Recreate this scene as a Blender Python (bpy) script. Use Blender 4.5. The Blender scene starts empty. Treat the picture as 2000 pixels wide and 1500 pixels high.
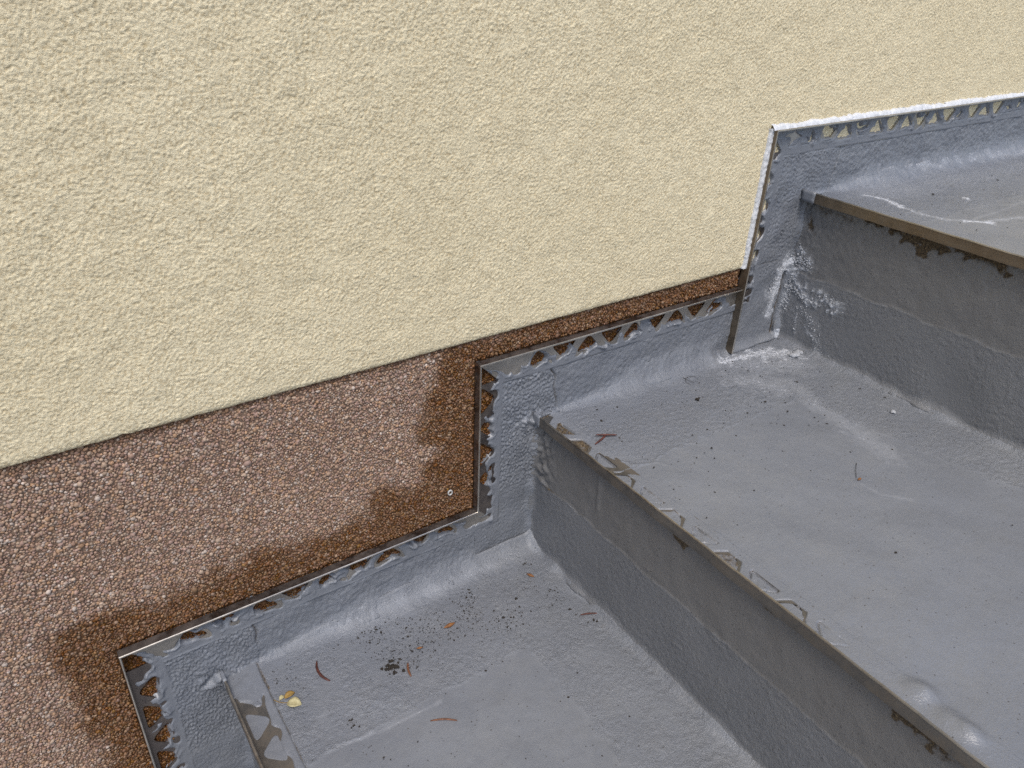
import bpy, bmesh, math, random
import numpy as np
from mathutils import Matrix, Vector
from mathutils.geometry import delaunay_2d_cdt

random.seed(7)
rng = np.random.default_rng(7)
scene = bpy.context.scene
COL = scene.collection

# ------------------------------------------------------------------ camera
yaw, pitch, roll = 0.6252, 0.5268, 0.0439
d = Vector((math.sin(yaw)*math.cos(pitch), math.cos(yaw)*math.cos(pitch), -math.sin(pitch)))
r = Vector((math.cos(yaw), -math.sin(yaw), 0.0))
u = r.cross(d)
r2 = r*math.cos(roll) + u*math.sin(roll)
u2 = -r*math.sin(roll) + u*math.cos(roll)
cam_data = bpy.data.cameras.new('camera')
cam_data.sensor_width = 36.0
cam_data.lens = 36.0*1492.1/2000.0
cam_data.clip_start = 0.01
cam_data.clip_end = 300.0
cam = bpy.data.objects.new('camera', cam_data)
COL.objects.link(cam)
m = Matrix((r2, u2, -d)).transposed().to_4x4()
m.translation = Vector((0.0044, -0.4605, 0.4506))
cam.matrix_world = m
scene.camera = cam

# ------------------------------------------------------------------ daylight
SUN_EL, SUN_AZ = math.radians(60), math.radians(205)      # azimuth clockwise from +y
world = bpy.data.worlds.new('World')
scene.world = world
world.use_nodes = True
wn = world.node_tree.nodes
sky = wn.new('ShaderNodeTexSky')
sky.sky_type = 'NISHITA'
sky.sun_disc = False
sky.sun_elevation = SUN_EL
sky.sun_rotation = SUN_AZ
sky.air_density = 1.0
sky.dust_density = 2.2
sky.ozone_density = 1.0
wn['Background'].inputs['Strength'].default_value = 0.135
world.node_tree.links.new(sky.outputs['Color'], wn['Background'].inputs['Color'])
sun_data = bpy.data.lights.new('sun', 'SUN')
sun_data.energy = 1.5
sun_data.angle = math.radians(22)
sun_data.color = (1.0, 0.95, 0.88)
sun = bpy.data.objects.new('sun', sun_data)
COL.objects.link(sun)
sd = Vector((math.sin(SUN_AZ)*math.cos(SUN_EL), math.cos(SUN_AZ)*math.cos(SUN_EL), math.sin(SUN_EL)))
sun.rotation_euler = sd.to_track_quat('Z', 'Y').to_euler()
sun.location = sd*5
scene.view_settings.view_transform = 'Standard'
scene.view_settings.look = 'None'
scene.view_settings.gamma = 1.0
scene.view_settings.use_curve_mapping = False
scene.view_settings.exposure = 0.53
scene.cycles.use_denoising = False

# ------------------------------------------------------------------ dimensions (metres)
A = [-0.250, 0.0627, 0.3611, 0.6861]        # x of each step's front edge
Z = [-0.213, -0.0680, 0.0768, 0.2357]       # tread heights
RISE = 0.0086                               # how far a nosing stands above its tread
X = [0.0, 0.3000, 0.6167]                   # vertical trims on the wall
H = [0.0, 0.1511, 0.3078]                   # horizontal trims on the wall
ZC = 0.1731                                 # lower edge of the cream render
YEND = -1.30
LEG = 0.0262
GROUND = -0.36

# ------------------------------------------------------------------ noise tiles
NT, LT = 1024, 0.6
_k = np.fft.fftfreq(NT, LT/NT)
KX, KY = np.meshgrid(_k, _k, indexing='xy')
def tile(seed, lam, width=0.35, ax=1.0, ay=1.0, ang=0.0):
    g = np.random.default_rng(seed)
    c, s = math.cos(ang), math.sin(ang)
    k = np.sqrt(((KX*c+KY*s)*ax)**2 + ((-KX*s+KY*c)*ay)**2) + 1e-9
    f = np.exp(-0.5*(np.log(k*lam)/width)**2)
    n = np.fft.ifft2(np.fft.fft2(g.standard_normal((NT, NT)))*f).real
    return n/n.std()
def samp(t, a, b, off=0.0):
    a = (np.asarray(a)+off)/LT*NT; b = (np.asarray(b)+off*0.7)/LT*NT
    i = np.floor(a).astype(int); j = np.floor(b).astype(int)
    fa = a-i; fb = b-j
    i %= NT; j %= NT; i1 = (i+1) % NT; j1 = (j+1) % NT
    return (t[j, i]*(1-fa)*(1-fb)+t[j, i1]*fa*(1-fb)+t[j1, i]*(1-fa)*fb+t[j1, i1]*fa*fb)
N3 = tile(1, .0035)
N5 = tile(2, .0065)
N9 = tile(3, .011)
N20 = tile(4, .022)
N50 = tile(5, .05, .5)
N120 = tile(6, .12, .5)
NSTR = tile(7, .0050, .35, ax=0.45, ay=1.0, ang=0.20)     # wavy ridges, longer sideways
NSTR2 = tile(8, .0032, .35, ax=0.6, ay=1.0, ang=-0.5)
def grain_tile(seed, spacing, r0, r1, n=2048):
    g = np.random.default_rng(seed)
    m_ = int(LT/spacing)
    gx_, gy_ = np.meshgrid(np.arange(m_), np.arange(m_))
    cx = ((gx_+g.uniform(0, 1, gx_.shape))/m_*n).ravel(); cy = ((gy_+g.uniform(0, 1, gx_.shape))/m_*n).ravel()
    rr = g.uniform(r0, r1, cx.size)/LT*n; hh = g.uniform(.45, 1.0, cx.size)
    asp = np.exp(g.normal(0, .22, cx.size))
    out = np.zeros((n, n))
    K = int(math.ceil(rr.max()*1.6))
    ix, iy = cx.astype(int), cy.astype(int)
    for dy in range(-K, K+1):
        for dx in range(-K, K+1):
            q = 1-((ix+dx-cx)*asp)**2/rr**2-((iy+dy-cy)/asp)**2/rr**2
            ok = q > 0
            np.maximum.at(out, ((iy+dy)[ok] % n, (ix+dx)[ok] % n), (hh*np.sqrt(np.maximum(q, 0)))[ok])
    return out
def samp_n(t, a, b, off=0.0):
    n = t.shape[0]
    a = (np.asarray(a)+off)/LT*n; b = (np.asarray(b)+off*.7)/LT*n
    i = np.floor(a).astype(int); j = np.floor(b).astype(int)
    fa = a-i; fb = b-j
    i %= n; j %= n; i1 = (i+1) % n; j1 = (j+1) % n
    return t[j, i]*(1-fa)*(1-fb)+t[j, i1]*fa*(1-fb)+t[j1, i]*(1-fa)*fb+t[j1, i1]*fa*fb
def sst(x, a, b):
    t = np.clip((x-a)/(b-a), 0, 1)
    return t*t*(3-2*t)
def axis(lo, hi, da, db, step, grow=1.3):
    c = list(np.arange(da, db+step*.5, step))
    x, s = c[-1], step
    while x < hi:
        s *= grow; x = min(x+s, hi); c.append(x)
    x, s, pre = c[0], step, []
    while x > lo:
        s *= grow; x = max(x-s, lo); pre.append(x)
    return np.array(pre[::-1]+c)
def stroke(a, b, pts, rad):
    """distance to a polyline divided by its radius"""
    best = np.full(a.shape, 1e9)
    for p, q in zip(pts[:-1], pts[1:]):
        dx, dy = q[0]-p[0], q[1]-p[1]
        L2 = dx*dx+dy*dy+1e-12
        t = np.clip(((a-p[0])*dx+(b-p[1])*dy)/L2, 0, 1)
        best = np.minimum(best, np.hypot(a-p[0]-t*dx, b-p[1]-t*dy))
    return best/rad

# ------------------------------------------------------------------ mesh helpers
def link(o, parent=None):
    COL.objects.link(o)
    if parent is not None:
        o.parent = parent
    return o
def props(o, label=None, cat=None, group=None, kind=None):
    if label: o['label'] = label
    if cat: o['category'] = cat
    if group: o['group'] = group
    if kind: o['kind'] = kind
    return o
def empty(name, loc, label=None, cat=None, group=None, parent=None):
    o = bpy.data.objects.new(name, None)
    o.empty_display_size = 0.02
    o.location = loc
    link(o, parent)
    return props(o, label, cat, group)
def raw_mesh(name, verts, faces, mat, parent=None, smooth=True, attrs=None, colors=None):
    verts = np.asarray(verts, dtype=np.float32); faces = np.asarray(faces, dtype=np.int32)
    me = bpy.data.meshes.new(name)
    nv, (nf, k) = len(verts), faces.shape
    me.vertices.add(nv); me.vertices.foreach_set('co', verts.ravel())
    me.loops.add(nf*k); me.loops.foreach_set('vertex_index', faces.ravel())
    me.polygons.add(nf)
    me.polygons.foreach_set('loop_start', np.arange(0, nf*k, k, dtype=np.int32))
    me.polygons.foreach_set('loop_total', np.full(nf, k, dtype=np.int32))
    me.update(calc_edges=True)
    me.polygons.foreach_set('use_smooth', np.full(nf, smooth, dtype=bool))
    for nm, v in (attrs or {}).items():
        at = me.attributes.new(nm, 'FLOAT', 'POINT'); at.data.foreach_set('value', np.asarray(v, dtype=np.float32).ravel())
    for nm, v in (colors or {}).items():
        at = me.attributes.new(nm, 'FLOAT_COLOR', 'POINT'); at.data.foreach_set('color', np.asarray(v, dtype=np.float32).ravel())
    me.validate()
    me.materials.append(mat)
    o = bpy.data.objects.new(name, me)
    link(o, parent)
    return o
def sheet(name, Px, Py, Pz, mat, parent=None, keep=None, attrs=None, flip=False):
    ny, nx = Px.shape
    idx = np.arange(ny*nx).reshape(ny, nx)
    q = np.stack([idx[:-1, :-1], idx[:-1, 1:], idx[1:, 1:], idx[1:, :-1]], -1).reshape(-1, 4)
    if keep is not None:
        q = q[keep.ravel()]
    if flip:
        q = q[:, ::-1]
    used = np.zeros(ny*nx, bool); used[q.ravel()] = True
    remap = np.cumsum(used)-1
    V = np.stack([Px, Py, Pz], -1).reshape(-1, 3)[used]
    at = {k: np.broadcast_to(v, (ny, nx)).reshape(-1)[used] for k, v in (attrs or {}).items()}
    return raw_mesh(name, V, remap[q], mat, parent, True, at)
def bm_obj(name, bm, mat, parent=None, smooth=False):
    bmesh.ops.recalc_face_normals(bm, faces=bm.faces)
    me = bpy.data.meshes.new(name); bm.to_mesh(me); bm.free()
    me.materials.append(mat)
    for p in me.polygons: p.use_smooth = smooth
    return link(bpy.data.objects.new(name, me), parent)
def prism(name, ring0, ring1, mat, parent=None):
    """closed solid between two equal rings of 3-D points"""
    bm = bmesh.new()
    a = [bm.verts.new(p) for p in ring0]; b = [bm.verts.new(p) for p in ring1]
    n = len(a)
    bm.faces.new(a); bm.faces.new(b[::-1])
    for i in range(n):
        bm.faces.new((a[i], b[i], b[(i+1) % n], a[(i+1) % n]))
    return bm_obj(name, bm, mat, parent)
def plate(name, outer, holes, to3, t0, t1, mat, parent=None):
    """flat strip with punched holes, from thickness t0 to t1; to3(a, b, t) -> point"""
    pts, edges = [], []
    for poly in [outer]+holes:
        s = len(pts); n = len(poly)
        pts += [Vector(p) for p in poly]
        edges += [(s+i, s+(i+1) % n) for i in range(n)]
    v, e, f, *_ = delaunay_2d_cdt(pts, edges, [], 0, 1e-7)
    def inside(p, poly):
        c = False
        for i in range(len(poly)):
            (x1, y1), (x2, y2) = poly[i], poly[i-1]
            if (y1 > p[1]) != (y2 > p[1]) and p[0] < (x2-x1)*(p[1]-y1)/(y2-y1)+x1:
                c = not c
        return c
    bm = bmesh.new()
    vs = [bm.verts.new(to3(p[0], p[1], t1)) for p in v]
    fs = []
    for tri in f:
        c = (sum(v[i][0] for i in tri)/len(tri), sum(v[i][1] for i in tri)/len(tri))
        if inside(c, outer) and not any(inside(c, h) for h in holes):
            fs.append(bm.faces.new([vs[i] for i in tri]))
    ext = bmesh.ops.extrude_face_region(bm, geom=fs)
    delta = Vector(to3(0, 0, t0))-Vector(to3(0, 0, t1))
    for g in ext['geom']:
        if isinstance(g, bmesh.types.BMVert): g.co += delta
    for vv in [x for x in bm.verts if not x.link_faces]: bm.verts.remove(vv)
    return bm_obj(name, bm, mat, parent)
def round_poly(p, c=0.0018):
    out = []
    n = len(p)
    for i in range(n):
        a, b, e = Vector(p[i-1]), Vector(p[i]), Vector(p[(i+1) % n])
        for t, q in ((0, a), (1, e)):
            L = (q-b).length
            out.append(tuple(b+(q-b)*min(c, L*.35)/L))
    return out
def long_prism(name, prof, y0, y1, mat, parent, seed, amp=.00014):
    ys = list(np.arange(y0, -.46, -.006))+[y1]
    ya = np.array(ys)
    jx = amp*(.6*samp(N50, ya, ya*0+.1*seed)+.7*samp(N20, ya, ya*0+.07*seed)); jz = amp*(.6*samp(N50, ya, ya*0+.13*seed)+.7*samp(N20, ya, ya*0+.19*seed))
    bm = bmesh.new(); rings = []
    for i, y in enumerate(ys):
        rings.append([bm.verts.new((x+jx[i], y, z+jz[i])) for x, z in prof])
    n = len(prof)
    bm.faces.new(rings[0]); bm.faces.new(rings[-1][::-1])
    for a, b in zip(rings[:-1], rings[1:]):
        for j in range(n): bm.faces.new((a[j], b[j], b[(j+1) % n], a[(j+1) % n]))
    return bm_obj(name, bm, mat, parent)
PITCH = 0.0551
def hole_polys(lo, hi, phase):
    """punched trapezoids of the anchoring strip, alternately near and far from the rim, as (t, w)"""
    out = []
    k0 = int(math.floor((lo-phase)/PITCH))-1
    for k in range(k0, int((hi-phase)/PITCH)+2):
        c = phase+k*PITCH
        near = [(c-.0125, .0032), (c+.0125, .0032), (c+.0125, .0062), (c+.0022, .0178), (c-.0022, .0178), (c-.0125, .0062)]
        c2 = c+PITCH/2
        far = [(c2-.0118, .0182), (c2-.0118, .0150), (c2-.0022, .0045), (c2+.0022, .0045), (c2+.0118, .0150), (c2+.0118, .0182)]
        for p in (near, far):
            if min(q[0] for q in p) > lo+.001 and max(q[0] for q in p) < hi-.001:
                out.append(round_poly(p))
    return out
def hole_field(t, w, phase, lo=-9, hi=9):
    """signed depth inside the punched holes (positive inside) and an id per hole"""
    s = ((t-phase)/PITCH)
    kn = np.round(s); dn = np.abs(t-phase-kn*PITCH)
    near = np.minimum.reduce([w-.0032, .0178-w, .0125-dn, (.0137-w*.62-dn+.0035)*.75])
    kf = np.round(s-.5); df = np.abs(t-phase-(kf+.5)*PITCH)
    far = np.minimum.reduce([.0182-w, w-.0045, .0118-df, (.0022+(w-.0045)*.92-df)*.75])
    pick = near > far
    return np.where(pick, near, far), np.where(pick, 2*kn, 2*kf+1)

# ------------------------------------------------------------------ materials
def new_mat(name):
    mt = bpy.data.materials.new(name); mt.use_nodes = True
    nt = mt.node_tree
    return mt, nt.nodes, nt.links, nt.nodes['Principled BSDF']
def N(nodes, t, **kw):
    n = nodes.new(t)
    for k, v in kw.items():
        if k in n.inputs: n.inputs[k].default_value = v
        else: setattr(n, k, v)
    return n
def noise(nodes, links, scale, detail=3.0, rough=0.55, vec=None):
    n = N(nodes, 'ShaderNodeTexNoise', Scale=scale, Detail=detail, Roughness=rough)
    if vec is None:
        tc = nodes.new('ShaderNodeNewGeometry'); vec = tc.outputs['Position']
    links.new(vec, n.inputs['Vector'])
    return n.outputs['Fac']
def ramp(nodes, links, fac, stops):
    n = nodes.new('ShaderNodeValToRGB')
    e = n.color_ramp.elements
    while len(e) < len(stops): e.new(0.5)
    for el, (p, c) in zip(e, stops):
        el.position = p; el.color = (*c, 1) if len(c) == 3 else c
    links.new(fac, n.inputs['Fac'])
    return n.outputs['Color']
def mixc(nodes, links, fac, a, b, mode='MIX'):
    n = nodes.new('ShaderNodeMix'); n.data_type = 'RGBA'; n.blend_type = mode
    for sock, v in ((n.inputs[0], fac), (n.inputs[6], a), (n.inputs[7], b)):
        if hasattr(v, 'links'): links.new(v, sock)
        elif isinstance(v, (int, float)): sock.default_value = v
        else: sock.default_value = (*v, 1)
    return n.outputs[2]
def mathn(nodes, links, op, a, b=0.0, clamp=False):
    n = nodes.new('ShaderNodeMath'); n.operation = op; n.use_clamp = clamp
    for sock, v in ((n.inputs[0], a), (n.inputs[1], b)):
        if hasattr(v, 'links'): links.new(v, sock)
        else: sock.default_value = v
    return n.outputs[0]
def attr(nodes, name):
    n = nodes.new('ShaderNodeAttribute'); n.attribute_name = name
    return n
def bump(nodes, links, height, strength, dist, prev=None):
    n = N(nodes, 'ShaderNodeBump', Distance=dist)
    if hasattr(strength, 'links'): links.new(strength, n.inputs['Strength'])
    else: n.inputs['Strength'].default_value = strength
    links.new(height, n.inputs['Height'])
    if prev is not None: links.new(prev, n.inputs['Normal'])
    return n.outputs['Normal']

def make_coating():
    mt, n, l, b = new_mat('grey_coating')
    base = ramp(n, l, noise(n, l, 9, 4), [(.3, (.160, .171, .193)), (.7, (.184, .195, .217))])
    base = mixc(n, l, mathn(n, l, 'MULTIPLY', ramp(n, l, noise(n, l, 45, 4), [(.45, (0, 0, 0)), (.75, (1, 1, 1))]), .35), base, (.20, .205, .212))
    pud = ramp(n, l, noise(n, l, 5.5, 3, .5), [(.40, (0, 0, 0)), (.47, (.35, .35, .35)), (.49, (1, 1, 1)), (.505, (0, 0, 0)), (.60, (.25, .25, .25))])
    base = mixc(n, l, mathn(n, l, 'MULTIPLY', pud, .22), base, (.24, .25, .265))
    base = mixc(n, l, mathn(n, l, 'MULTIPLY', ramp(n, l, noise(n, l, 75, 5, .65), [(.48, (0, 0, 0)), (.72, (1, 1, 1))]), .13), base, (.115, .118, .125))
    base = mixc(n, l, attr(n, 'primer_shade').outputs['Fac'], base, (.146, .138, .128))  # riser tone: warm primer coat plus painted occlusion
    chalk_glint = attr(n, 'chalk_glint').outputs['Fac']; dirt_shade = attr(n, 'dirt_shade').outputs['Fac']  # these masks also carry painted highlights and contact shadow
    rough = attr(n, 'rough').outputs['Fac']
    cn = noise(n, l, 420, 4, .65)
    def crust(mask, nz, soft):
        a_ = mathn(n, l, 'MULTIPLY_ADD', nz, 1.5); a_.node.inputs[2].default_value = -.75
        a_ = mathn(n, l, 'ADD', mask, a_)
        a_ = ramp(n, l, a_, [(.36, (0, 0, 0)), (.80, (1, 1, 1))])
        gate = ramp(n, l, mask, [(.02, (0, 0, 0)), (.16, (1, 1, 1))])
        a_ = mathn(n, l, 'MULTIPLY', a_, gate)
        b_ = mathn(n, l, 'MULTIPLY', mask, soft)
        return mathn(n, l, 'MAXIMUM', a_, b_, True)
    cm = crust(chalk_glint, cn, .38)
    base = mixc(n, l, cm, base, (.60, .62, .66))
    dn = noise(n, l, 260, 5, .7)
    dm = crust(dirt_shade, dn, .45)
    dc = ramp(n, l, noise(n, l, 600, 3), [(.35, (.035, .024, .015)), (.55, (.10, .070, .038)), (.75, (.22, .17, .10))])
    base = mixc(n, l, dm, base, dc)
    # fine dark grit caught in the film
    v = N(n, 'ShaderNodeTexVoronoi', Scale=230.0); g = n.new('ShaderNodeNewGeometry'); l.new(g.outputs['Position'], v.inputs['Vector'])
    sp = ramp(n, l, v.outputs['Distance'], [(.08, (1, 1, 1)), (.17, (0, 0, 0))])
    sel = N(n, 'ShaderNodeSeparateColor'); l.new(v.outputs['Color'], sel.inputs[0])
    s2 = mathn(n, l, 'MULTIPLY', sp, mathn(n, l, 'GREATER_THAN', sel.outputs[0], .72))
    base = mixc(n, l, mathn(n, l, 'MULTIPLY', s2, .75), base, (.05, .045, .042))
    l.new(base, b.inputs['Base Color'])
    rg = ramp(n, l, noise(n, l, 30, 3), [(.3, (.20, .20, .20)), (.7, (.36, .36, .36))])
    rg = mixc(n, l, mathn(n, l, 'MULTIPLY_ADD', rough, 1.4), mixc(n, l, 1.0, rg, (.80, .80, .80), 'MULTIPLY'), mixc(n, l, 1.0, rg, (1.25, 1.25, 1.25), 'MULTIPLY'))
    rg = mixc(n, l, mathn(n, l, 'MAXIMUM', cm, dm), rg, (.9, .9, .9))
    l.new(rg, b.inputs['Roughness'])
    b.inputs['Specular IOR Level'].default_value = 0.55
    st = mathn(n, l, 'MULTIPLY_ADD', rough, .75); st.node.inputs[2].default_value = .06
    nm = bump(n, l, noise(n, l, 420, 5, .65), st, .0015)
    nm = bump(n, l, noise(n, l, 1000, 2, .5), mathn(n, l, 'MULTIPLY_ADD', rough, .6), .0006, nm)
    nm = bump(n, l, cn, mathn(n, l, 'MULTIPLY', cm, .8), .0014, nm)
    nm = bump(n, l, dn, mathn(n, l, 'MULTIPLY', dm, 1.0), .002, nm)
    l.new(nm, b.inputs['Normal'])
    return mt
def make_cream():
    mt, n, l, b = new_mat('cream_render')
    c = ramp(n, l, noise(n, l, 6, 5), [(.25, (.765, .665, .445)), (.75, (.832, .732, .505))])
    c = mixc(n, l, mathn(n, l, 'MULTIPLY', ramp(n, l, noise(n, l, 120, 4), [(.35, (1, 1, 1)), (.6, (0, 0, 0))]), .22), c, (.50, .42, .27))
    v = N(n, 'ShaderNodeTexVoronoi', Scale=42.0); g = n.new('ShaderNodeNewGeometry'); l.new(g.outputs['Position'], v.inputs['Vector'])
    sp = ramp(n, l, v.outputs['Distance'], [(.025, (1, 1, 1)), (.05, (0, 0, 0))])
    sel = N(n, 'ShaderNodeSeparateColor'); l.new(v.outputs['Color'], sel.inputs[0])
    c = mixc(n, l, mathn(n, l, 'MULTIPLY', sp, mathn(n, l, 'GREATER_THAN', sel.outputs[0], .965)), c, (.20, .11, .05))
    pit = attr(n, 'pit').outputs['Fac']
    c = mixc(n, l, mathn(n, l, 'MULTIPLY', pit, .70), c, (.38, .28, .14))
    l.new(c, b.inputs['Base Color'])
    b.inputs['Roughness'].default_value = .9
    b.inputs['Specular IOR Level'].default_value = .2
    nm = bump(n, l, noise(n, l, 750, 4, .65), .9, .0012)
    l.new(bump(n, l, noise(n, l, 300, 3, .6), attr(n, 'far').outputs['Fac'], .0030, nm), b.inputs['Normal'])
    return mt
def make_pebble():
    mt, n, l, b = new_mat('pebble_stone')
    c = attr(n, 'stone').outputs['Color']
    c = mixc(n, l, mathn(n, l, 'MULTIPLY', noise(n, l, 900, 2), .5), c, (.9, .85, .8), 'MULTIPLY')
    l.new(c, b.inputs['Base Color'])
    wet_shade = attr(n, 'wet_shade').outputs['Fac']
    rg = mathn(n, l, 'MULTIPLY_ADD', wet_shade, -.18); rg.node.inputs[2].default_value = .66
    b.inputs['Specular IOR Level'].default_value = .35
    l.new(rg, b.inputs['Roughness'])
    return mt
def make_binder():
    mt, n, l, b = new_mat('pebble_binder')
    v = N(n, 'ShaderNodeTexVoronoi', Scale=300.0); g = n.new('ShaderNodeNewGeometry'); l.new(g.outputs['Position'], v.inputs['Vector'])
    sel = N(n, 'ShaderNodeSeparateColor'); l.new(v.outputs['Color'], sel.inputs[0])
    near = attr(n, 'open').outputs['Fac']
    c = ramp(n, l, sel.outputs[0], [(.0, (.17, .095, .055)), (.4, (.30, .20, .14)), (.8, (.42, .31, .22)), (1.0, (.52, .45, .38))])
    c = mixc(n, l, near, (.20, .135, .095), c)
    c = mixc(n, l, attr(n, 'wet_shade').outputs['Fac'], c, mixc(n, l, 1.0, c, (.46, .33, .19), 'MULTIPLY'))
    l.new(c, b.inputs['Base Color'])
    b.inputs['Roughness'].default_value = .55
    l.new(bump(n, l, v.outputs['Distance'], mathn(n, l, 'MULTIPLY', near, -1.0), .002), b.inputs['Normal'])
    return mt
def make_metal(name, tint, dull, streak, dirt_amt, metallic=1.0):
    mt, n, l, b = new_mat(name)
    g = n.new('ShaderNodeNewGeometry')
    mp = N(n, 'ShaderNodeMapping'); mp.inputs['Scale'].default_value = streak
    l.new(g.outputs['Position'], mp.inputs['Vector'])
    s = noise(n, l, 60, 4, .6, mp.outputs['Vector'])
    c = ramp(n, l, s, [(.3, tuple(x*.72 for x in tint)), (.7, tint)])
    dmask = mathn(n, l, 'MULTIPLY', ramp(n, l, noise(n, l, 70, 5, .65), [(.40, (0, 0, 0)), (.62, (1, 1, 1))]), dirt_amt)
    pn = noise(n, l, 13, 4, .6)
    c = mixc(n, l, ramp(n, l, pn, [(.40, (0, 0, 0)), (.62, (.75, .75, .75))]), c, tuple(x*.45+.05 for x in tint))
    c = mixc(n, l, dmask, c, (.11, .085, .058))
    l.new(c, b.inputs['Base Color'])
    mm = mathn(n, l, 'MULTIPLY_ADD', dmask, -metallic); mm.node.inputs[2].default_value = metallic
    l.new(mm, b.inputs['Metallic'])
    rr = mathn(n, l, 'MULTIPLY_ADD', s, .22); rr.node.inputs[2].default_value = dull-.1
    l.new(rr, b.inputs['Roughness'])
    l.new(bump(n, l, noise(n, l, 500, 3), .12, .0004), b.inputs['Normal'])
    return mt
def simple(name, c0, c1, scale, rough, bs=.3, bd=.0005, bscale=600):
    mt, n, l, b = new_mat(name)
    l.new(ramp(n, l, noise(n, l, scale, 4), [(.3, c0), (.7, c1)]), b.inputs['Base Color'])
    b.inputs['Roughness'].default_value = rough
    l.new(bump(n, l, noise(n, l, bscale, 3), bs, bd), b.inputs['Normal'])
    return mt
COAT = make_coating()
CREAM = make_cream()
PEBBLE = make_pebble()
BINDER = make_binder()
STEEL = make_metal('dull_brown_steel', (.27, .235, .22), .34, (1, 1, 1), .35)
EDGE = make_metal('worn_glint_edge', (.82, .77, .69), .30, (1, 1, 1), .10)  # worn rim bead; its sky highlight is put into the pale tint
BARE = make_metal('bare_anchor_strip', (.66, .62, .56), .42, (1, 1, 1), .25)
DIRTY = make_metal('dirty_nosing_steel', (.25, .235, .215), .45, (1, .04, 3), .60, .85)
BROWNED = make_metal('browned_nosing_steel', (.235, .185, .130), .40, (1, .05, 3), .55, .9)
WORN = make_metal('worn_nosing_edge', (.46, .42, .36), .38, (1, .04, 1), .35)
CAULK = simple('white_caulk', (.50, .51, .52), (.68, .69, .71), 200, .55, .5, .0008)
CORE = simple('raw_concrete', (.20, .195, .185), (.28, .275, .26), 30, .9, .5, .002, 200)
PAVING = simple('ground_paving', (.13, .105, .08), (.18, .15, .115), 3, .9, .5, .004, 90)
NEEDLE = simple('dry_needle', (.10, .042, .020), (.21, .085, .040), 350, .6)
NEEDLED = simple('dark_needle', (.045, .014, .010), (.12, .035, .022), 250, .6)
HUSK = simple('bud_husk', (.13, .05, .015), (.28, .12, .035), 500, .7)
SOIL = simple('soil', (.012, .010, .008), (.035, .027, .020), 800, .95)
LEAFY = simple('yellowed_leaf', (.36, .31, .15), (.50, .45, .26), 500, .7)
LEAFB = simple('browned_leaf', (.22, .13, .03), (.33, .21, .06), 400, .7)
LIME = simple('lime_crust', (.26, .27, .295), (.46, .47, .485), 500, .9, .7, .001)
PLUG = simple('plug_plastic', (.38, .37, .35), (.50, .49, .47), 500, .6)

# ------------------------------------------------------------------ ground
gm = bmesh.new()
for p in ((-60, -60), (60, -60), (60, 60), (-60, 60)): gm.verts.new((*p, GROUND))
gm.faces.new(gm.verts[:])
props(bm_obj('ground', gm, PAVING), kind='structure')

# ------------------------------------------------------------------ house wall
wall = empty('house_wall', (0, 0, GROUND), 'cream rough-rendered house wall with brown pebble plinth beside the grey stairs', 'wall')
wz = -GROUND    # children are written in world space: undo the parent offset
def child(o):
    o.matrix_parent_inverse = Matrix.Translation(-o.parent.location)
    return o
def wfield(x, z):
    """distance from the trim line towards the stairs (negative outside)"""
    return np.maximum.reduce([np.minimum(x-X[k], H[k]-z) for k in range(3)])
# cream render: real relief where the picture looks, coarser beyond
gx = axis(-2.4, 2.6, -0.058, 1.06, .00070); gz = axis(ZC, 2.6, ZC, .425, .00070)
GX, GZ = np.meshgrid(gx, gz)
wob = samp(N20, gx, gx*0+.1)*.0005+samp(N9, gx, gx*0+.3)*.0004
GZ = GZ+wob[None, :]*np.exp(-(GZ-ZC)/.004)
warp = .0004
WXs = GX+warp*samp(N9, GX, GZ, .31); WZs = GZ+warp*samp(N9, GX, GZ, .77)
g1 = samp_n(grain_tile(21, .0021, .00075, .0013), WXs, WZs); g2 = samp_n(grain_tile(22, .0015, .00055, .0009), WXs, WZs, .13)
cl = samp(N9, GX, GZ); b3 = samp(N3, GX, GZ, .23)
rel = .00040*g1+.00031*g2+.00008*np.clip(cl, -1.5, 1.5)+.00009*b3+.00005*samp(N20, GX, GZ)+.00015*samp(N50, GX, GZ)
pit = np.clip(.75-(g1*1.3+g2*.9), 0, 1)
fade = 1-.28*sst(samp(N50, GX, GZ, .4)+.6*samp(N20, GX, GZ, .2), .9, 2.2)
near = sst(GX, -.10, -.055)*sst(GX, 1.10, 1.055)*sst(GZ, .46, .424)
rel = rel*near+.0006*(1-near)
edge = np.exp(-(GZ-ZC)/.0016)
inn = wfield(GX, GZ)
recess = sst(inn, -.0010, .0004)
Y = -.0033-rel*fade+.0022*edge+recess*.0040
Y = np.where(inn > .03, Y+.004, Y)
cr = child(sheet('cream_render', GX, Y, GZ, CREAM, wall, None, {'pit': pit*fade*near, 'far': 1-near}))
# underside of the render so that it has its thickness
ux = gx; e0 = Y[0]
Px = np.stack([ux, ux]); Py = np.stack([np.full_like(ux, .004), e0]); Pz = np.stack([GZ[0]+.0003, GZ[0]])
child(sheet('render_underside', Px, Py, Pz, CREAM, wall, None, {'pit': np.zeros_like(Px), 'far': np.zeros_like(Px)}))
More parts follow.
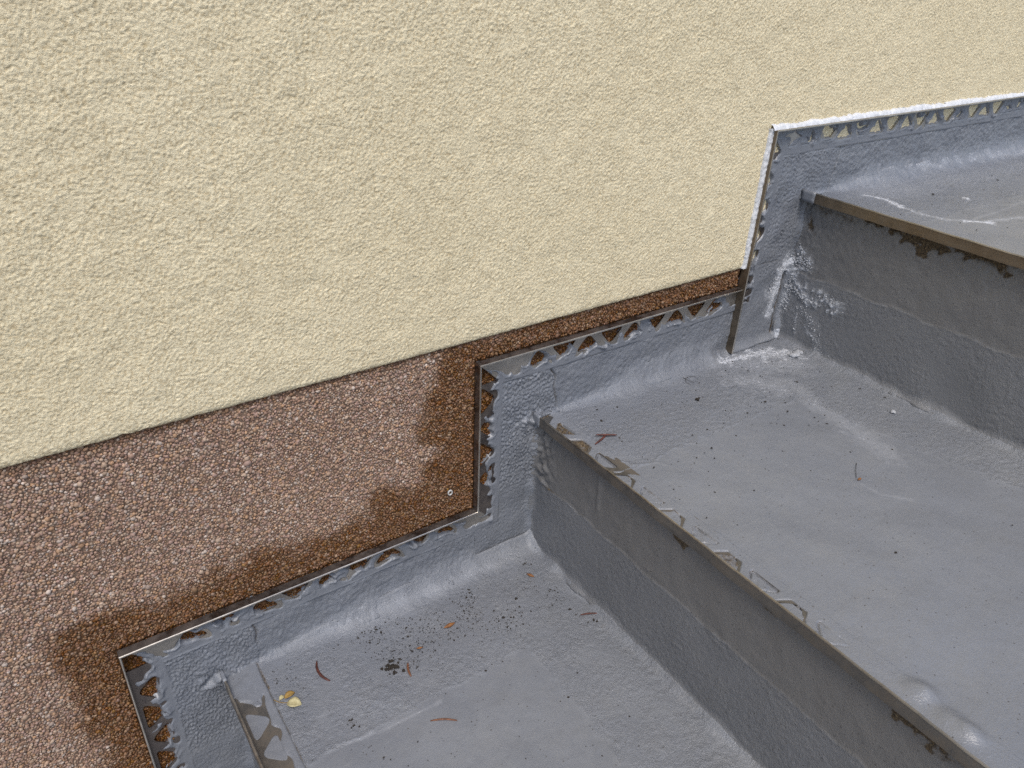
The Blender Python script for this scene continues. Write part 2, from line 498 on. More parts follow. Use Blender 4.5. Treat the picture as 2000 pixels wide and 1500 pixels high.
# plinth binder
px_ = axis(-2.4, X[2]+.004, -.16, X[2]+.004, .004); pz_ = axis(GROUND-.02, ZC+.006, -.16, ZC+.006, .004)
PX_, PZ_ = np.meshgrid(px_, pz_)
op = 1-sst(PX_, -.125, -.120)*sst(PZ_, -.165, -.160)
def damp_reach(x, z):
    q = .039+.004*samp(N120, x, z)+.0045*samp(N50, x, z)
    return q+.019*np.exp(-((x-.24)/.05)**2)*sst(z, -.01, .05)*sst(z, .17, .10)
wb = wfield(PX_, PZ_); rb = damp_reach(PX_, PZ_)
wetb_shade = np.maximum(1-sst(-wb, rb-.016, rb+.010), .8*(1-sst(ZC-PZ_, .000, .010)))  # last term: painted shadow below the render edge, with some wet
child(sheet('plinth_binder', PX_, np.where(wb > -.001, .0020, .0007)+.0002*samp(N9, PX_, PZ_), PZ_, BINDER, wall, None, {'open': op, 'wet_shade': wetb_shade}))
# wall body
prism_ring = [(-2.4, .006), (2.6, .006), (2.6, .30), (-2.4, .30)]
child(prism('wall_body', [(x, y, GROUND-.05) for x, y in prism_ring], [(x, y, 2.6) for x, y in prism_ring], CORE, wall))

# pebbles of the plinth: one joined mass of real stones
def pebbles():
    s = .00195
    xs = np.arange(-.125, .625, s); zs = np.arange(-.165, ZC+.001, s*.86)
    PX, PZ = np.meshgrid(xs, zs)
    PX = PX+(np.arange(len(zs)) % 2)[:, None]*s*.5
    PX = (PX+rng.normal(0, s*.20, PX.shape)).ravel(); PZ = (PZ+rng.normal(0, s*.20, PZ.shape)).ravel()
    w = wfield(PX, PZ)
    k = (w < .024) & (PZ < ZC+.0005) & ~((w > -.0022) & (w < .0004)) & ~((PX > X[2]-.0016))
    PX, PZ, w = PX[k], PZ[k], w[k]
    n = len(PX)
    t = (1+5**.5)/2
    ico = np.array([(-1, t, 0), (1, t, 0), (-1, -t, 0), (1, -t, 0), (0, -1, t), (0, 1, t), (0, -1, -t), (0, 1, -t), (t, 0, -1), (t, 0, 1), (-t, 0, -1), (-t, 0, 1)])/math.sqrt(1+t*t)
    fc = np.array([(0, 11, 5), (0, 5, 1), (0, 1, 7), (0, 7, 10), (0, 10, 11), (1, 5, 9), (5, 11, 4), (11, 10, 2), (10, 7, 6), (7, 1, 8), (3, 9, 4), (3, 4, 2), (3, 2, 6), (3, 6, 8), (3, 8, 9), (4, 9, 5), (2, 4, 11), (6, 2, 10), (8, 6, 7), (9, 8, 1)])
    R = rng.normal(0, 1, (n, 4)); R /= np.linalg.norm(R, axis=1)[:, None]
    a, b, c, d_ = R.T
    M = np.stack([np.stack([1-2*(c*c+d_*d_), 2*(b*c-a*d_), 2*(b*d_+a*c)], -1), np.stack([2*(b*c+a*d_), 1-2*(b*b+d_*d_), 2*(c*d_-a*b)], -1), np.stack([2*(b*d_-a*c), 2*(c*d_+a*b), 1-2*(b*b+c*c)], -1)], 1)
    size = .00114*np.exp(rng.normal(0, .24, (n, 1)))
    rad = size*np.stack([rng.uniform(.95, 1.30, n), rng.uniform(.8, 1.1, n), rng.uniform(.65, .95, n)], -1)
    jit = 1+rng.normal(0, .07, (n, 12, 1))
    V = np.einsum('nij,nvj->nvi', M, ico[None]*rad[:, None, :]*jit)
    V[:, :, 1] *= .62
    V += np.stack([PX, rng.normal(.0003, .00035, n)+.0011*(w > 0), PZ], -1)[:, None, :]
    pal = np.array([(.36, .245, .165), (.43, .335, .25), (.24, .140, .095), (.32, .215, .185), (.38, .32, .28), (.40, .240, .125), (.54, .49, .44), (.17, .095, .065), (.28, .175, .13)])
    pick = rng.choice(len(pal), n, p=[.2, .15, .12, .17, .11, .08, .05, .04, .08])
    pal = .60*pal+.40*np.array([.340, .245, .185])
    colr = pal[pick]*np.exp(rng.normal(0, .13, (n, 1)))*np.array([1.03, 1.01, 1.0])
    # damp band that hugs the trims, with a wandering edge
    reach = damp_reach(PX, PZ)
    dist = -w
    wet_shade = 1-sst(dist+.002*samp(N9, PX, PZ), reach-.014, reach+.010)
    wet_shade = np.maximum(wet_shade, .8*(1-sst(ZC-PZ, .000, .010)))  # render's shadow and some wet, painted just under its edge
    wet_shade = np.where(w > 0, 1.25, wet_shade)  # stones in the trim holes: shade and wet both put into the colour
    wet_shade = np.clip(wet_shade*.92+.16*rng.normal(0, 1, n), 0, 1.2)
    wc = np.power(colr, 1.15)*np.array([.52, .385, .225])
    colr = colr*(1-wet_shade[:, None])+wc*wet_shade[:, None]
    F = (fc[None]+12*np.arange(n)[:, None, None]).reshape(-1, 3)
    C = np.concatenate([np.repeat(colr, 12, 0), np.ones((n*12, 1))], 1)
    o = raw_mesh('pebbles', V.reshape(-1, 3), F, PEBBLE, wall, True, {'wet_shade': np.repeat(wet_shade, 12)}, {'stone': C})
    props(o, kind='stuff')
    child(o)
pebbles()
# small plastic plug ring in the plinth
def torus_bm(c, R0, r0, ax='y', n=20, k=8):
    bm = bmesh.new(); vs = []
    for i in range(n):
        a = 2*math.pi*i/n
        vs.append([bm.verts.new((c[0]+(R0+r0*math.cos(2*math.pi*j/k))*math.cos(a), c[1]+r0*1.6*math.sin(2*math.pi*j/k), c[2]+(R0+r0*math.cos(2*math.pi*j/k))*math.sin(a)*1.15)) for j in range(k)])
    for i in range(n):
        for j in range(k):
            bm.faces.new((vs[i][j], vs[(i+1) % n][j], vs[(i+1) % n][(j+1) % k], vs[i][(j+1) % k]))
    return bm
wx, wzz = (0.2742, 0.0293)
child(bm_obj('plug_ring', torus_bm((wx, -.0012, wzz), .0020, .0006), PLUG, wall, True))

# ------------------------------------------------------------------ staircase
stairs = empty('staircase', (A[1], 0, GROUND), 'grey waterproof-coated concrete staircase climbing beside the rendered house wall', 'staircase')
steps = []
for k in range(4):
    s = empty('step', (A[k], 0, Z[k]), parent=stairs)
    s.matrix_parent_inverse = Matrix.Translation(-stairs.location)
    steps.append(s)
steps[0]['label'] = 'lowest grey step just below the bare metal nosing'
steps[1]['label'] = 'lower grey step strewn with needles and soil'
steps[2]['label'] = 'middle grey step with sharp nosing'
steps[3]['label'] = 'top grey landing with white scuff marks'
def kid(o):
    o.matrix_parent_inverse = (Matrix.Translation(o.parent.location)).inverted()
    return o
def fil(dist, R):
    """height of a rounded inside corner of radius R at distance dist; drops away behind the other face"""
    c = np.clip(dist, 0.10*R, R)
    h = R-np.sqrt(np.maximum(R*R-(R-c)**2, 0))
    return h-np.maximum(.10*R-dist, 0)*1.2
RO = [.0040, .0100, .0040, .0090]      # how far each riser stands back from its edge
def cove(x, k):
    """radius of the tread-to-wall cove of step k"""
    c = np.maximum(.005+.019*sst(x-A[k], .02, .14)+.0012*samp(N50, x, x*0+.1*k), .003)
    if k == 2: c = c*(1-.75*sst(x, .580, .612))
    return c
ins = [RO[k]+.006 for k in range(4)]
core = [(A[0]+ins[0], GROUND-.05)]
for k in range(4):
    core += [(A[k]+ins[k], Z[k]-.006), ((A[k+1]+ins[k+1] if k < 3 else 2.2), Z[k]-.006)]
core.append((2.2, GROUND-.05))
co = prism('concrete_core', [(x, 0.004, z) for x, z in core], [(x, YEND, z) for x, z in core], CORE, stairs)
co.matrix_parent_inverse = Matrix.Translation(-stairs.location)

def r_wr(z, k):      # wall-to-riser corner, by height
    return .0075+.002*samp(N50, z, z*0+.13*k)
def r_tr(y, k):      # tread-to-riser corner, by distance from the wall
    return .0095+.0018*samp(N50, y, y*0+.17*k)
def dens(k):       # grid step per surface
    return .0014 if k else .006
# --- treads
def tread(k):
    x1 = A[k+1] if k < 3 else 2.2
    xs = axis(A[k]+.0004, x1+.012, A[k]+.0004, min(x1+.004, A[k]+.52), dens(k))
    if k: xs = np.concatenate([np.arange(A[k]+.0004, A[k]+.0290, .00065), xs[xs > A[k]+.0292]])
    ys = axis(YEND, .002, -.44 if k else -.02, .002, (.0012, .0008, .0012)[k-1] if k else .006)
    TX, TY = np.meshgrid(xs, ys)
    dw = -TY-.0014
    dr = (x1+RO[min(k+1, 3)]-.0006-TX) if k < 3 else np.full_like(TX, 9.0)
    R = cove(TX, k)
    z = Z[k]+fil(dw, R)
    wid = .080 if k == 1 else (.0925-.205*np.clip(dw-.106, 0, .22) if k == 2 else .09)
    wa = (.1025 if k == 2 else .1090)+.0012*samp(N20, TX, TY)
    ra = wid+.0016*samp(N20, TX, TY, .2)
    m1 = 1-sst(dw, wa-.0012, wa+.0008)
    m2 = 1-sst(dr, ra-.0012, ra+.0008) if k < 3 else np.zeros_like(TX)
    rough = np.maximum(m1, m2)*(.70+.30*sst(samp(N120, TX, TY), -1.0, .8))
    if k == 1: rough *= 1-.45*sst(samp(N50, TX, TY, .3), .3, 1.2)
    z += fil(dr, r_tr(TY, k)) if k < 3 else 0
    z += rough*(.00011*samp(N9, TX, TY)+.00012*samp(N5, TX, TY)+.00005*samp(N3, TX, TY))+.00030*np.maximum(m1, m2)
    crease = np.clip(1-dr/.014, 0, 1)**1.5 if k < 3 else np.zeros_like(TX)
    crease_shade = .26*crease*sst(samp(N50, TX, TY, .6)+.5*samp(N9, TX, TY, .2), -1.0, 1.2)  # contact shadow painted along the foot of the riser
    z += (1-np.maximum(m1, m2))*(.00005*samp(NSTR, TX*.6+TY*.8, TY*.6-TX*.8)+.00004*samp(N9, TX, TY, .3))
    z += .0005*samp(N120, TX, TY)+.00012*samp(N50, TX, TY, .2)
    # lip of the reinforcing strip
    z += .00050*np.exp(-((dw-wa)/.0010)**2)*sst(samp(N20, TX, TY, .5), -.6, .9)*(1-m2)
    z += .00042*np.exp(-((dr-ra)/.0010)**2)*sst(samp(N20, TX, TY, .3), -.4, .9)*(1-m1)
    rough += .35*np.exp(-((dw-wa)/.0016)**2)*(1-m2)
    chalk_glint = np.zeros_like(TX); dirt_shade = crease_shade
    nz = .35*samp(N9, TX, TY)+.45*samp(N20, TX, TY)+.2*samp(N5, TX, TY)
    def add_chalk_glint(pts, rad, s):
        nonlocal chalk_glint
        dd = stroke(TX, TY, pts, rad)
        chalk_glint = np.maximum(chalk_glint, s*np.clip(1.15-dd+.5*nz*np.minimum(dd, 1), 0, 1))
    # grains standing on the film, tiny pinholes
    z += .00035*sst(samp(N3, TX, TY, .4)*.6+samp(N5, TX, TY, .33)*.6, 2.2, 2.7)*(.3+.7*rough)
    wN = TX-A[k]
    if k > 1: z += .0022*np.exp(-(wN/.0016)**1.3)*(.55+.45*np.clip(samp(N20, TX*0, TY, .6), -1, 1.5))
    if k == 1:
        # bare strip of the nosing: film only on its back edge, at the wall end and in the punched holes
        hf, hid = hole_field(dw, wN, .0581)
        e = np.minimum.reduce([.0190+.0012*samp(N20, TY, TX)+0*wN])
        c1 = np.maximum(wN-e, (.030+.006*samp(N20, TX, TY)+.3*wN)-dw)
        c1 = np.where(hf > 0, np.maximum(c1, hf), c1)
        base = Z[k]-.0002+.0016*sst(c1, -.0006, .0014)
        base = np.where((hf > .0003), np.minimum(base, Z[k]+.0001+.0009*(c1 > hf+.002)), base)
        z = np.where(wN < LEG, base+.00008*samp(N9, TX, TY), z+.0003)
        z -= .0012*np.exp(-((wN-LEG)/.0008)**2)*sst(dw, .004, .02)
        rough = np.where(wN < LEG, .12, rough)
        dirt_shade = np.maximum(dirt_shade, .55*np.exp(-((wN-LEG)/.0007)**2)*sst(samp(N20, TX, TY), -.5, .6))
        add_chalk_glint([(0.1170, 0.0020), (0.1774, -0.0082), (0.2500, -0.0151), (0.3114, -0.0151)], .005, .26)  # highlight along the wall cove, painted as a pale line
        add_chalk_glint([(0.1065, -0.1094), (0.1534, -0.1148), (0.1966, -0.1171)], .0016, .35)
        # dusty soil film in the back corner
        dd = np.hypot((TX-.275)/.085, (TY+.052)/.034)
        dirt_shade = np.maximum(dirt_shade, .14*np.clip(1.1-dd+.2*nz, 0, 1))
        for p, rr in (((0.1788, -0.0688), .006), ((0.1307, -0.0959), .004), ((0.3552, -0.1287), .003)):
            dirt_shade = np.maximum(dirt_shade, .4*np.clip(1.1-np.hypot(TX-p[0], TY-p[1])/rr+.4*nz, 0, 1))
        seam = stroke(TX, TY, [(A[1]+LEG+.0008, -.002), (A[1]+LEG+.0008, -.034)], .0011)
        dirt_shade = np.maximum(dirt_shade, .7*np.clip(1.2-seam, 0, 1))
    if k == 2:
        hf, hid = hole_field(dw, wN, .0555)
        opn = (np.sin(hid*12.9898+.7)*43758.5453) % 1.0
        dep = np.where(dw < .10, .0022, .0015+.0007*opn)*(1-sst(dw, .285, .31))*sst(hf, -.0001, .0007)*(dw < .46)
        fillin = .0006*sst(samp(N20, TX, TY, .1)+.5*samp(N9, TX, TY), .7, 1.8)
        z = z-np.maximum(.62*dep-fillin*(dep > .0004), 0)
        z -= .0024*np.exp(-((hf-.0006)/.00048)**2)*(1-sst(dw, .285, .33))*sst(samp(N20, TX, TY, .45), -1.3, -.2)
        z += .00022*(1-sst(wN, LEG-.0006, LEG+.0006))
        near = (hid % 2 == 0)
        edge_shade = .85*np.exp(-((hf-.0006)/.0005)**2)  # crisp shadow at the hole edges, drawn into the colour
        dirt_shade = np.maximum(dirt_shade, edge_shade*np.where(near, .85, .65)*sst(dw, .015, .03)*(1-sst(dw, .285, .31)))
        dirt_shade = np.maximum(dirt_shade, np.where((hf > .0004) & (opn > .45) & near & (dw < .28), .55, 0))
        dirt_shade = np.maximum(dirt_shade, np.where((hf > .0004) & (dw < .065), .8, 0))
        low = .0007*(1-sst(wN, .0015, .0040+.0025*np.clip(samp(N20, TX*0, TY, .2), -1, 1.5)))
        z -= low*sst(dw, .02, .04)
        rough = np.where(wN < LEG, .10, rough)
        # trowel lumps near the near end of the nosing
        for p, hgt, rr in (((0.3824, -0.3596), .0030, .0075), ((0.3875, -0.3621), .002, .006), ((0.3783, -0.3844), .0020, .009), ((0.3801, -0.3914), .0026, .006), ((0.3803, -0.3779), .0015, .007)):
            z += hgt*np.exp(-(((TX-p[0])/rr)**2+((TY-p[1])/(rr*1.2))**2)**1.3)
        add_chalk_glint([(0.5925, -0.0140), (0.6064, -0.0157), (0.6229, -0.0188)], .009, .72)
        add_chalk_glint([(0.6211, -0.0203), (0.6586, -0.0236), (0.6768, -0.0397), (0.6752, -0.0509)], .011, .66)
        add_chalk_glint([(0.6009, -0.0241), (0.6340, -0.0436), (0.6625, -0.0605)], .024, .34)
        add_chalk_glint([(0.5818, -0.0476), (0.6055, -0.0795)], .024, .36)
        add_chalk_glint([(0.6363, -0.0213), (0.6674, -0.0369)], .016, .62)
        add_chalk_glint([(0.6231, -0.0782), (0.6079, -0.1257), (0.5986, -0.1760), (0.5932, -0.2096)], .014, .30)
        add_chalk_glint([(0.5337, -0.2194), (0.5360, -0.2364), (0.5514, -0.2536)], .0016, .25)
        add_chalk_glint([(0.3947, -0.0025), (0.4426, -0.0046), (0.5216, 0.0004)], .0020, .18)  # thin pale line along the wall cove
        ring = stroke(TX, TY, [(0.4023, -0.1055), (0.4124, -0.1091), (0.4183, -0.1212)], .0010)
        z += .0006*np.clip(1.2-ring, 0, 1)
        tr = stroke(TX, TY, [(0.3875, -0.0921), (0.3914, -0.1004), (0.4023, -0.1055)], .0018)
        z += .0009*np.clip(1.2-tr+.3*nz, 0, 1)
        dd = np.hypot((TX-.46)/.09, (TY+.06)/.035)
        dirt_shade = np.maximum(dirt_shade, .10*np.clip(1.1-dd+.5*nz, 0, 1))
    if k == 3:
        add_chalk_glint([(0.7545, -0.0298), (0.7574, -0.0513), (0.7453, -0.0755)], .0058, .70)
        add_chalk_glint([(0.7513, -0.0636), (0.7451, -0.0918), (0.7556, -0.1168), (0.7809, -0.1406), (0.8313, -0.1498)], .0040, .44)
        add_chalk_glint([(0.7655, -0.1290), (0.7823, -0.1447)], .0052, .68)
        add_chalk_glint([(0.7758, -0.1310), (0.8889, -0.1253)], .0025, .25)
        add_chalk_glint([(0.7570, 0.0024), (0.9016, -0.0055), (1.1263, -0.0145)], .007, .40)
        add_chalk_glint([(0.7631, -0.0301), (0.9031, -0.0352), (1.0550, -0.0478)], .030, .26)
        lum = np.hypot(TX-(0.8384, -0.0912)[0], TY-(0.8384, -0.0912)[1])
        chalk_glint = np.maximum(chalk_glint, np.clip(1.2-lum/.004, 0, 1))
        z += .0016*np.exp(-(lum/.0035)**2)
    z = np.where(TY > .001, z-.003, z)
    o = kid(sheet('tread', TX, TY, z, COAT, steps[k], None, {'rough': np.clip(rough, 0, 1), 'chalk_glint': chalk_glint, 'dirt_shade': dirt_shade}))
# --- risers
def riser(k):
    zl = Z[k-1] if k else GROUND
    zs = axis(zl-.012, Z[k]-.0015, zl-.006, Z[k]-.0015, dens(k))
    ys = axis(YEND, .002, -.44 if k else -.02, .002, dens(k))
    RY, RZ = np.meshgrid(ys, zs)
    dw = -RY-.0014; dz = RZ-zl
    off = r_tr(RY, k-1)
    x = A[k]+RO[k]-fil(dz, off)-fil(dw, r_wr(RZ, k))
    line = .081+.0008*samp(N50, RY, RZ*0+.2)+.0003*samp(N9, RY, RZ*0+.2)+.003*np.exp(-dw/.03)*(1 if k == 2 else -1)
    tape = 1-sst(dz, line-.0010, line+.0008)
    rough = .30+.45*tape*sst(samp(N120, RY, RZ), -1.5, .5)
    x -= .0003*tape+.00050*np.exp(-((dz-line)/.0009)**2)
    x -= rough*(.00009*samp(N9, RY, RZ)+.00010*samp(N5, RY, RZ)+.00006*samp(N3, RY, RZ))+.0004*samp(N120, RY, RZ)+.00012*samp(N20, RY, RZ)*(1-tape)
    x -= .00055*sst(samp(N5, RY, RZ, .31)*.8+samp(N3, RY, RZ, .12)*.6, 2.3, 2.8)
    chalk_glint = .32*np.exp(-((dz-line)/.0008)**2)*sst(samp(N20, RY, RZ, .6), -1.0, .8)
    dirt_shade = .30*np.clip(1-(Z[k]-RZ)/.012, 0, 1)*sst(samp(N20, RY, RZ, .6)+.6*samp(N9, RY, RZ, .2), -.6, 1.2)  # contact shadow under the nosing, put into the colour
    dirt_shade = np.maximum(dirt_shade, .09*sst(samp(N50, RY*1.6, RZ*.5, .1)+.5*samp(N20, RY, RZ*.4, .3), .5, 1.8)*(1-tape))
    ridge = 1-np.abs(samp(N9, RY, RZ, .27)); ridge2 = 1-np.abs(samp(N20, RY, RZ, .17))
    nz = .35*samp(N9, RY, RZ)+.45*samp(N20, RY, RZ)+.25*samp(N5, RY, RZ)
    def mark(pts, rad, s, which):
        nonlocal chalk_glint, dirt_shade
        dd = stroke(RY, RZ, pts, rad)
        v = s*np.clip(1.15-dd+.75*nz*np.minimum(dd*1.2, 1), 0, 1)
        if which: chalk_glint = np.maximum(chalk_glint, v*np.clip(.45+.55*np.maximum(ridge, .8*ridge2), .15, 1.1))
        else: dirt_shade = np.maximum(dirt_shade, v)
    if k == 2:
        for pts, rad, s in (([(-0.1800, 0.0681), (-0.1884, 0.0685)], .0040, 1.1), ([(-0.2619, 0.0704), (-0.2768, 0.0714)], .0022, .6),
                            ([(-0.3456, 0.0728), (-0.3534, 0.0712)], .0022, .8), ([(-0.3585, 0.0696), (-0.3708, 0.0690), (-0.3807, 0.0689)], .0052, 1.1),
                            ([(-0.3862, 0.0702), (-0.3899, 0.0664)], .0050, .75), ([(-0.3968, 0.0715), (-0.4026, 0.0712)], .0050, .8),
                            ([(-0.1979, 0.0408), (-0.2060, 0.0440)], .0014, .3), ([(-0.0184, 0.0132), (-0.0477, 0.0151)], .0010, .6)):
            mark(pts, rad, s, 0)
        run = stroke(RY, RZ, [(-0.0912, 0.0691), (-0.0923, 0.0345)], .0030)
        x -= .0010*np.clip(1.2-run, 0, 1)
        ten = np.exp(-((dw-.014)/.012)**2)*(1-tape)
        x -= .0012*ten*samp(N9, RY, RZ, .2)
        x -= .0005*(1-sst(Z[k]-RZ, .005+.002*samp(N20, RY, RZ*0), .0065+.002*samp(N20, RY, RZ*0)))
    if k == 3:
        for pts, rad, s in (([(-0.1149, 0.2279), (-0.1290, 0.2275), (-0.1497, 0.2264)], .0075, 1.15), ([(-0.1245, 0.2231), (-0.1304, 0.2201)], .0065, 1.1),
                            ([(-0.1604, 0.2308), (-0.1752, 0.2300), (-0.1929, 0.2295), (-0.2012, 0.2278)], .0058, 1.15), ([(-0.2009, 0.2286), (-0.2055, 0.2228)], .0035, .9),
                            ([(-0.0977, 0.2301), (-0.1069, 0.2304)], .0040, 1.1), ([(-0.0707, 0.2306), (-0.0880, 0.2307)], .0030, 1.0),
                            ([(-0.0190, 0.2289), (-0.0432, 0.2278), (-0.0611, 0.2253)], .0028, .6), ([(-0.0128, 0.2138), (-0.0168, 0.2041)], .0040, .8)):
            mark(pts, rad, s, 0)
        x += .0016*sst(dirt_shade, .35, .8)
        lump = np.exp(-np.maximum(Z[k]-.004-RZ, 0)/.018)+.8*np.exp(-dw/.03)*sst(dz, .05, .08)
        x -= lump*(.00022*samp(N20, RY, RZ, .3)+.00028*samp(N9, RY, RZ, .3)+.00028*samp(N5, RY, RZ, .3))
        rough = np.clip(rough+.4*lump, 0, 1)
        for pts, rad, s in (([(0.0061, 0.1618), (-0.0100, 0.1707), (-0.0215, 0.1712)], 0.0102, 0.74), ([(-0.0014, 0.1539), (-0.0033, 0.1368), (-0.0027, 0.1184), (0.0004, 0.1036)], 0.0085, 0.61),
                            ([(-0.0096, 0.1480), (-0.0260, 0.1364), (-0.0399, 0.1329), (-0.0516, 0.1404), (-0.0678, 0.1352)], 0.0088, 0.70),
                            ([(-0.0444, 0.1393), (-0.0595, 0.1406), (-0.0707, 0.1335)], 0.0068, 0.49),
                            ([(-0.0267, 0.1218), (-0.0385, 0.1145), (-0.0489, 0.1007), (-0.0607, 0.0815)], 0.0085, 0.34), ([(-0.0230, 0.1112), (-0.0264, 0.0911)], 0.0027, 0.49),
                            ([(-0.0369, 0.1017), (-0.0467, 0.0968), (-0.0584, 0.0897)], 0.0027, 0.57), ([(-0.0063, 0.1842), (-0.0122, 0.1748)], 0.0051, 0.41),
                            ([(-0.0554, 0.0821), (-0.0631, 0.0776)], 0.0051, 0.49), ([(-0.0267, 0.1455), (-0.0385, 0.1264)], 0.0170, 0.26)):
            mark(pts, rad, s, 1)
        x -= .0032*np.clip(chalk_glint-.35, 0, 1)*(1+.5*samp(N5, RY, RZ))*(dz < .1)
    else:
        chalk_glint = np.where(dz > .2, 0, chalk_glint)
    sheet_o = sheet('riser', x, RY, RZ, COAT, steps[k], None, {'rough': np.clip(rough, 0, 1), 'chalk_glint': chalk_glint, 'dirt_shade': dirt_shade, 'primer_shade': .42+(1-tape)*(.36 if k == 2 else .26)}, flip=True)  # primer coat above the tape; whole riser also darkened to stand for shade
    kid(sheet_o)
# --- coated band on the wall, film creeping over the trims' punched strips
PH = {'h': [.0195, .3355, .6527], 'v': [-.0760, .0580, .2600]}
def upstand(k):
    xl = X[k-1]-.0+.0 if k else A[0]-.3
    xa = X[k-1] if k else -.32
    xb = X[k] if k < 3 else 2.2
    gx = axis(xa, xb, max(xa, -.02), min(xb, 1.12), .00090 if k else .004)
    if k < 3: gx[-1] = xb
    lo = (Z[k-1] if k else GROUND)-.012
    hi = H[k-1] if k else -.151
    gz = np.concatenate([np.arange(lo, hi-.030, .0011), np.linspace(hi-.030, hi, 44)]) if k else axis(lo, hi, lo, hi, .004); gz[-1] = hi
    UX, UZ = np.meshgrid(gx, gz)
    if k == 0:
        y = np.full_like(UX, -.002)
        kid(sheet('wall_upstand', UX, y, UZ, COAT, steps[k], None, {'rough': y*0+.5, 'chalk_glint': y*0, 'dirt_shade': y*0}))
        return
    i = k-1                       # trim index
    w = wfield(UX, UZ)
    vx = UX-X[i]; hz = H[i]-UZ
    vert = vx < hz                # nearest trim is the upright one
    t = np.where(vert, UZ, UX)
    # at the right end the next upright trim takes over
    hfh, idh = hole_field(UX, w, PH['h'][i]); hfv, idv = hole_field(UZ, w, PH['v'][i])
    hf = np.where(vert, hfv, hfh); hid = np.where(vert, idv+50, idh)
    hf = np.minimum(hf, (np.abs(vx-hz)-.003)*.7)
    gap = np.minimum(.0195-w+.002*samp(N9, UX, UZ, .2), UZ-(H[i]-.0215+.0015*samp(N9, UX, UZ, .5)))
    hf = np.where(vert, np.maximum(hf, gap), hf)
    n1 = samp(N50, t, t*0+.07*k+vert*.2); n2 = samp(N20, UX, UZ, .2); n3 = samp(N9, UX, UZ, .4)
    sel = (np.sin(hid*78.233+k*3.1)*43758.5453) % 1.0
    if i == 2:
        e = np.where(vert, .0035+.0020*n1+.0030*n2, -.004)
        fillamt = np.where(vert, .0020*n2+.0016*n1, .0003*n3+np.where(sel > .62, .0050*np.abs(n2), np.where(sel > .4, .0022*n2-.0002, -.0002)))
    elif i == 1:
        e = np.where(vert, .0125+.0022*n1+.0024*n2, .0105+.0045*n1+.0025*n2)
        fillamt = .0030*(sel-.45)+.0026*n2+.0006*n3
    else:
        e = np.where(vert, .0105+.0026*n1+.0034*n2, .0095+.0028*n1+.0016*n2)
        fillamt = .0030*(sel-.35)+.0024*n2+.0006*n3
    c = w-e
    c = np.where(w < LEG-.004, np.minimum(c, fillamt-hf), c)
    rim = np.clip(c/.0022, 0, 1)
    leg_y = .0016
    lob = .0009*np.exp(-((c-.0012)/.0016)**2)*np.clip(.6+.7*n2, 0, 2)
    film = leg_y+.0006*np.sqrt(rim)+lob
    film = film+.0013*sst(samp(N9, UX, UZ, .15)*.8+.6*n2, 1.0, 1.9)*np.exp(-(c/.006)**2)*(w < LEG-.002)
    film = film-.0007*np.exp(-((hf-.0002)/.00045)**2)*(1 if i == 2 else .6)
    film = np.where(c < 0, leg_y+c*1.6, film)
    body_r = 1-sst(w, LEG-.0006, LEG+.0008)
    seam = A[k]+{1: .030, 2: .022, 3: .045}[k]+.0008*samp(N20, UZ, UX*0+.3)+{1: 0, 2: -.19*(UZ-.102), 3: .14*(UZ-.256)}[k]
    left = 1-sst(UX, seam-.0005, seam+.0005)
    tz = np.where((UX < A[k]) | ((UX < A[k]+RO[k]+.004) & (UZ < Z[k]-.002)), Z[k-1], Z[k])
    dz = UZ-tz
    dr = np.where(UZ < Z[k], A[k]+RO[k]-.0006-UX, 9.0)
    body = .0014+.0007*left*(1 if k != 2 else .4)
    st = .00050*samp(NSTR, UX, UZ)+.00030*samp(NSTR2, UX, UZ)+.00014*samp(N3, UX, UZ)
    fl = .00013*samp(N9, UX, UZ)+.00013*samp(N5, UX, UZ)
    lown = sst(UZ, Z[k-1]+.075, Z[k-1]+.085)
    amp = {1: 1.0, 2: 1.15, 3: .7}[k]
    body += left*(st*amp*(.35+.65*lown)+.5*fl)+(1-left)*fl*(1.6 if k == 3 else 1.1)+.0004*samp(N50, UX, UZ)
    groove = np.exp(-((w-LEG)/.0006)**2)
    gs = (.0007 if k > 1 else -.0007)*np.where(vert, .35, 1.0)*np.clip(.6+.5*samp(N50, UX, UZ, .3), 0, 1.4)
    y = film*body_r+body*(1-body_r)-groove*gs
    crack = np.exp(-((UX-seam-.0004)/.0008)**2)*sst(UZ, tz+.001, tz+.006)*(w > LEG)*(UX > A[k]+.01)*sst(samp(N50, UZ, UX*0+.11*k), -2.0, -.6)
    y -= .0024*crack
    R = np.where(tz == Z[k-1], .012, cove(UX, k))
    y += np.where(dz < R, fil(dz, R), 0)
    y += np.where(dr < .012, fil(dr, r_wr(UZ, k)), 0)
    if k == 2:
        cv = np.exp(-((dz-.016)/.007)**2)*sst(UX, .44, .50)*sst(UX, .62, .58)
        y += .0016*cv
    if k < 3:
        # lump where the nosing meets the wall
        q = np.hypot((UX-A[k]+.006)/.012, (UZ-Z[k]-.002)/.011)
        y += .0022*np.exp(-q**2)*(1+.6*n3+.5*n2)
    rough = np.where(body_r > .5, .04, .30+.45*(1-left)+.1*left)
    if k == 3: rough = np.where((body_r < .5) & (left < .5), .85, rough)
    chalk_glint = np.zeros_like(UX); dirt_shade = .8*crack**1.5
    nz = .35*samp(N9, UX, UZ)+.45*n2
    if k == 1:
        chalk_glint = np.maximum(chalk_glint, .35*np.exp(-((w-LEG-.0012)/.0010)**2)*sst(samp(N50, UX, UZ), -.3, 1)*(UX > seam))
